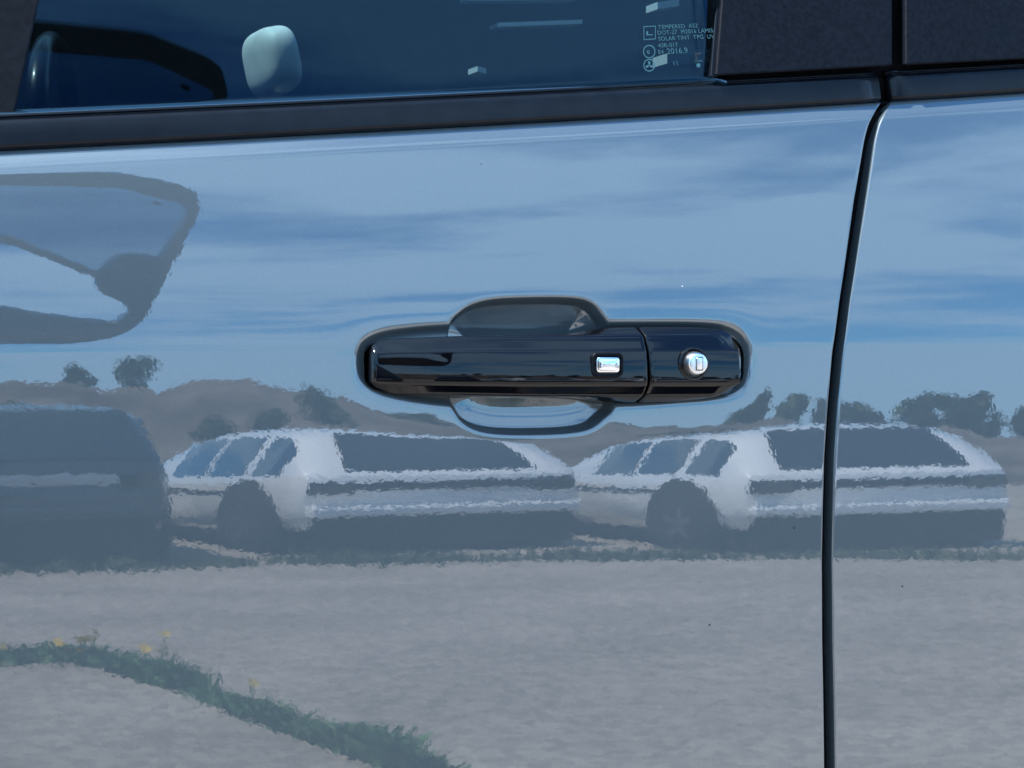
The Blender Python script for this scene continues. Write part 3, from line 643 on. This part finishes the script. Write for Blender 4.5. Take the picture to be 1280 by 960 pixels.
Tfb = [(454.5, 468), (458, 475), (464, 477.5), (475, 478.5), (500, 479.2), (540, 479.7), (600, 480.2), (700, 480.5), (945, 480.5)]
Tb = [(454.5, 471), (458, 479), (464, 484), (475, 488.5), (500, 492), (540, 494), (600, 495), (700, 496), (945, 496)]
Bt = [(454, 446), (460, 436), (470, 429), (500, 424), (600, 419.8), (685, 419), (720, 416), (745, 411.5), (770, 409), (825, 408.5), (870, 409), (900, 412), (917, 419), (927, 428), (932.5, 440)]
Bb = [(454, 471), (460, 480), (470, 487), (500, 492), (600, 495.5), (685, 496), (720, 498), (755, 502), (790, 503.5), (825, 503), (870, 500), (900, 495), (917, 489), (927, 481), (932.5, 470)]
YB = -.0015
def zof(px, py, y): return on_plane(px, py, y)[2]
def section(px, yf, zt_, zft, zfb, zb_, shrink=0.0, back=.0045):
    x = on_plane(px, 460, yf)[0]; pb, _ = proj((x, YB, 1.05))
    zbt = max(zof(pb, float(spline(pb, Bt)), YB), zt_-.0008) ; zbb = min(zof(pb, float(spline(pb, Bb)), YB), zb_+.0008)
    s = shrink
    c = [(back, zbb+s), (YB, zbb+s), (yf+.0088, zb_+s), (yf+s, zfb+s*.3), (yf+s, zft-s*.3), (yf+.0066, zt_-s), (YB, zbt-s), (back, zbt-s)]
    lim = abs(yf)*.4
    P = round_poly(c, [.0004, .0016, min(.0030, lim), min(.0016, lim), min(.0012, lim), min(.0030, lim), .0016, .0004], 5)
    Q = []; n = len(P)
    for i in range(0, n, 6):
        arc = P[i:i+6]; nxt = P[(i+6) % n]; Q += list(arc)
        for k in range(1, 10): Q.append(arc[-1]+(nxt-arc[-1])*k/10)
    Q = np.array(Q); zm = (zft+zfb)/2; hf = (zft-zfb)/2
    z0 = zfb+.0035; hmax = max(zft-z0, .001); up = np.clip(Q[:, 1]-z0, 0, hmax+.001); wgt = np.clip(1-(Q[:, 0]-yf-.004)/.012, 0, 1)
    Q[:, 0] += wgt*up**2/(2*.10)*min(1, hmax/.012)
    dn = np.clip(z0-Q[:, 1], 0, .0035); Q[:, 0] += wgt*dn**2/(2*.12)
    return np.array([(x, q[0], q[1]) for q in Q])
handle_pts = []
pxs = np.concatenate([454.6+20*np.linspace(0, 1, 24)**2.2, np.arange(477, 809, 3.0)])
for px in pxs:
    yf = float(yface_px(px)); z_ = [zof(px, float(spline(px, T)), yf+dy) for T, dy in ((Tt, .010), (Tft, 0), (Tfb, 0), (Tb, .0088))]
    handle_pts.append(section(px, yf, *z_))
for k, px in enumerate((808.6, 809.4, 810.0, 810.4)):
    yf = float(yface_px(px)); z_ = [zof(px, float(spline(px, T)), yf+dy) for T, dy in ((Tt, .010), (Tft, 0), (Tfb, 0), (Tb, .0088))]
    handle_pts.append(section(px, yf, *z_, shrink=(.0001, .0003, .0007, .0012)[k]))
hd = bpy.data.objects.new('door_handle', None); COL.objects.link(hd); hd.parent = car
gridmesh('grip', np.array(handle_pts), 'gloss', hd, closed_v=True, caps=True)
cap = []
for px in np.concatenate([[813.0, 813.5, 814.2, 815.2], np.arange(818, 900, 3.0), np.linspace(900, 924.6, 24), [925.0, 925.3, 925.5]]):
    yf = -.0236+((px-740)*.00056)**2/1.6+.0004
    e = 0.0
    sl = max(0, (px-896)/30)
    dt_ = 17*sl**1.7; db_ = 14*sl**1.7
    z_ = [zof(px, min(419.3+dt_*.95, 452), yf+.010), zof(px, 437.5+max(0, dt_-17)*.8+2.0*e, yf), zof(px, 480.5-max(0, db_-12)*.9-2*e, yf), zof(px, max(496-db_, 462), yf+.0088)]
    sh = {813.0: .0012, 813.5: .0007, 814.2: .0003, 815.2: .0001, 925.0: .0002, 925.3: .0006, 925.5: .0012}.get(float(px), 0)
    cap.append(section(px, yf, *z_, shrink=sh))
gridmesh('lock_cover', np.array(cap), 'gloss', hd, closed_v=True, caps=True)
for nm, q0, q1 in (('handle_seal', 0, 0),):
    pb_ = tr([(460, 458), (462, 440), (478, 428), (520, 424), (600, 423), (700, 421), (760, 414), (840, 411.5), (890, 413), (915, 421), (928, 436), (930, 458), (928, 474), (915, 487), (890, 494), (840, 499), (760, 500), (700, 494), (600, 492), (520, 490), (478, 484), (462, 474)])
    cpv = catmull(pb_, 5); cen = cpv.mean(0); V = []; 
    for y_, s_ in ((.0085, 1.0), (.0012, 1.0), (.0004, .997)): V.append([(cen[0]+(x-cen[0])*s_, y_, cen[1]+(z-cen[1])*s_) for x, z in cpv])
    gridmesh(nm, np.array(V), 'rubber', hd, closed_v=True)
# touch button: dark surround and chrome pad
yb_ = float(yface_px(758))-.0006
def rrect(cx_, cz_, hw, hh_, r, n=6, bulge=.0):
    o = []
    for sx, sz, a0_ in ((1, 1, 0), (-1, 1, 90), (-1, -1, 180), (1, -1, 270)):
        for k in range(n+1):
            a = R(a0_+90*k/n); o.append((cx_+sx*(hw-r)+r*math.cos(a), cz_+sz*(hh_-r)+r*math.sin(a)))
    return o
bc = on_plane(759.5, 456, yb_); bw = .0090; bh = .0056
rings = []
for y_, g, r_ in ((.002, .0034, .0044), (-.0002, .0032, .0044), (-.0010, .0026, .004), (-.0010, .0012, .003), (-.0002, .0007, .003), (.0012, .0006, .003)):
    rings.append([(x, yb_+y_, z) for x, z in rrect(bc[0], bc[2], bw+g, bh+g, r_)])
gridmesh('button_surround', np.array(rings), 'rubber', hd, closed_v=True)
rings = []
for y_, g in ((.001, 0), (-.0009, 0), (-.0016, -.0006), (-.0019, -.0016), (-.00215, -.0030), (-.0023, -.0048)):
    rings.append([(x, yb_+y_, z) for x, z in rrect(bc[0], bc[2], bw+g, bh+g, max(.0022+g*.3, .0005))])
gridmesh('touch_button', np.array(rings), 'chrome', hd, closed_v=True, caps=True)
# lock: chrome base ring, cylinder, key slot
lf = -.0236+((868-740)*.00056)**2/1.6; yL = lf-.0085; lc = on_plane(873.5, 454.5, yL)
def turned(name, prof, m, parent, n=56):
    P = np.array([[(lc[0]+r*math.cos(a), y, lc[2]+r*math.sin(a)) for a in np.linspace(0, 2*math.pi, n+1)[:-1]] for r, y in prof]); return gridmesh(name, P, m, parent, closed_v=True)
turned('lock_surround', [(.0122, lf+.003), (.0122, lf-.0004), (.0117, lf-.0012), (.0108, lf-.0012), (.0100, lf+.0002), (.0096, lf+.004)], 'gloss', hd)
lk = turned('lock_cylinder', [(.0092, lf+.004), (.0091, lf-.002), (.0084, lf-.0050), (.0077, lf-.0072), (.0073, lf-.0081), (.0067, lf-.0085), (.0058, lf-.0086), (.0030, lf-.0087), (.0002, lf-.0087)], 'satin_chrome', hd)
kr = [[(x, y_, z) for x, z in rrect(lc[0]+.0004, lc[2], hw_, hh2, .0007)] for y_, hw_, hh2 in ((lf-.0080, .0023, .0044), (lf-.0092, .0023, .0044), (lf-.0094, .0019, .0040))]
gridmesh('key_shutter', np.array(kr), 'satin_chrome', hd, closed_v=True, caps=True)
kr = [[(x, y_, z) for x, z in rrect(lc[0]+.0004, lc[2], hw_, hh2, .0009)] for y_, hw_, hh2 in ((lf-.0080, .0029, .0050), (lf-.00885, .0029, .0050), (lf-.00885, .0022, .0043))]
gridmesh('key_slot', np.array(kr), 'dark', hd, closed_v=True)
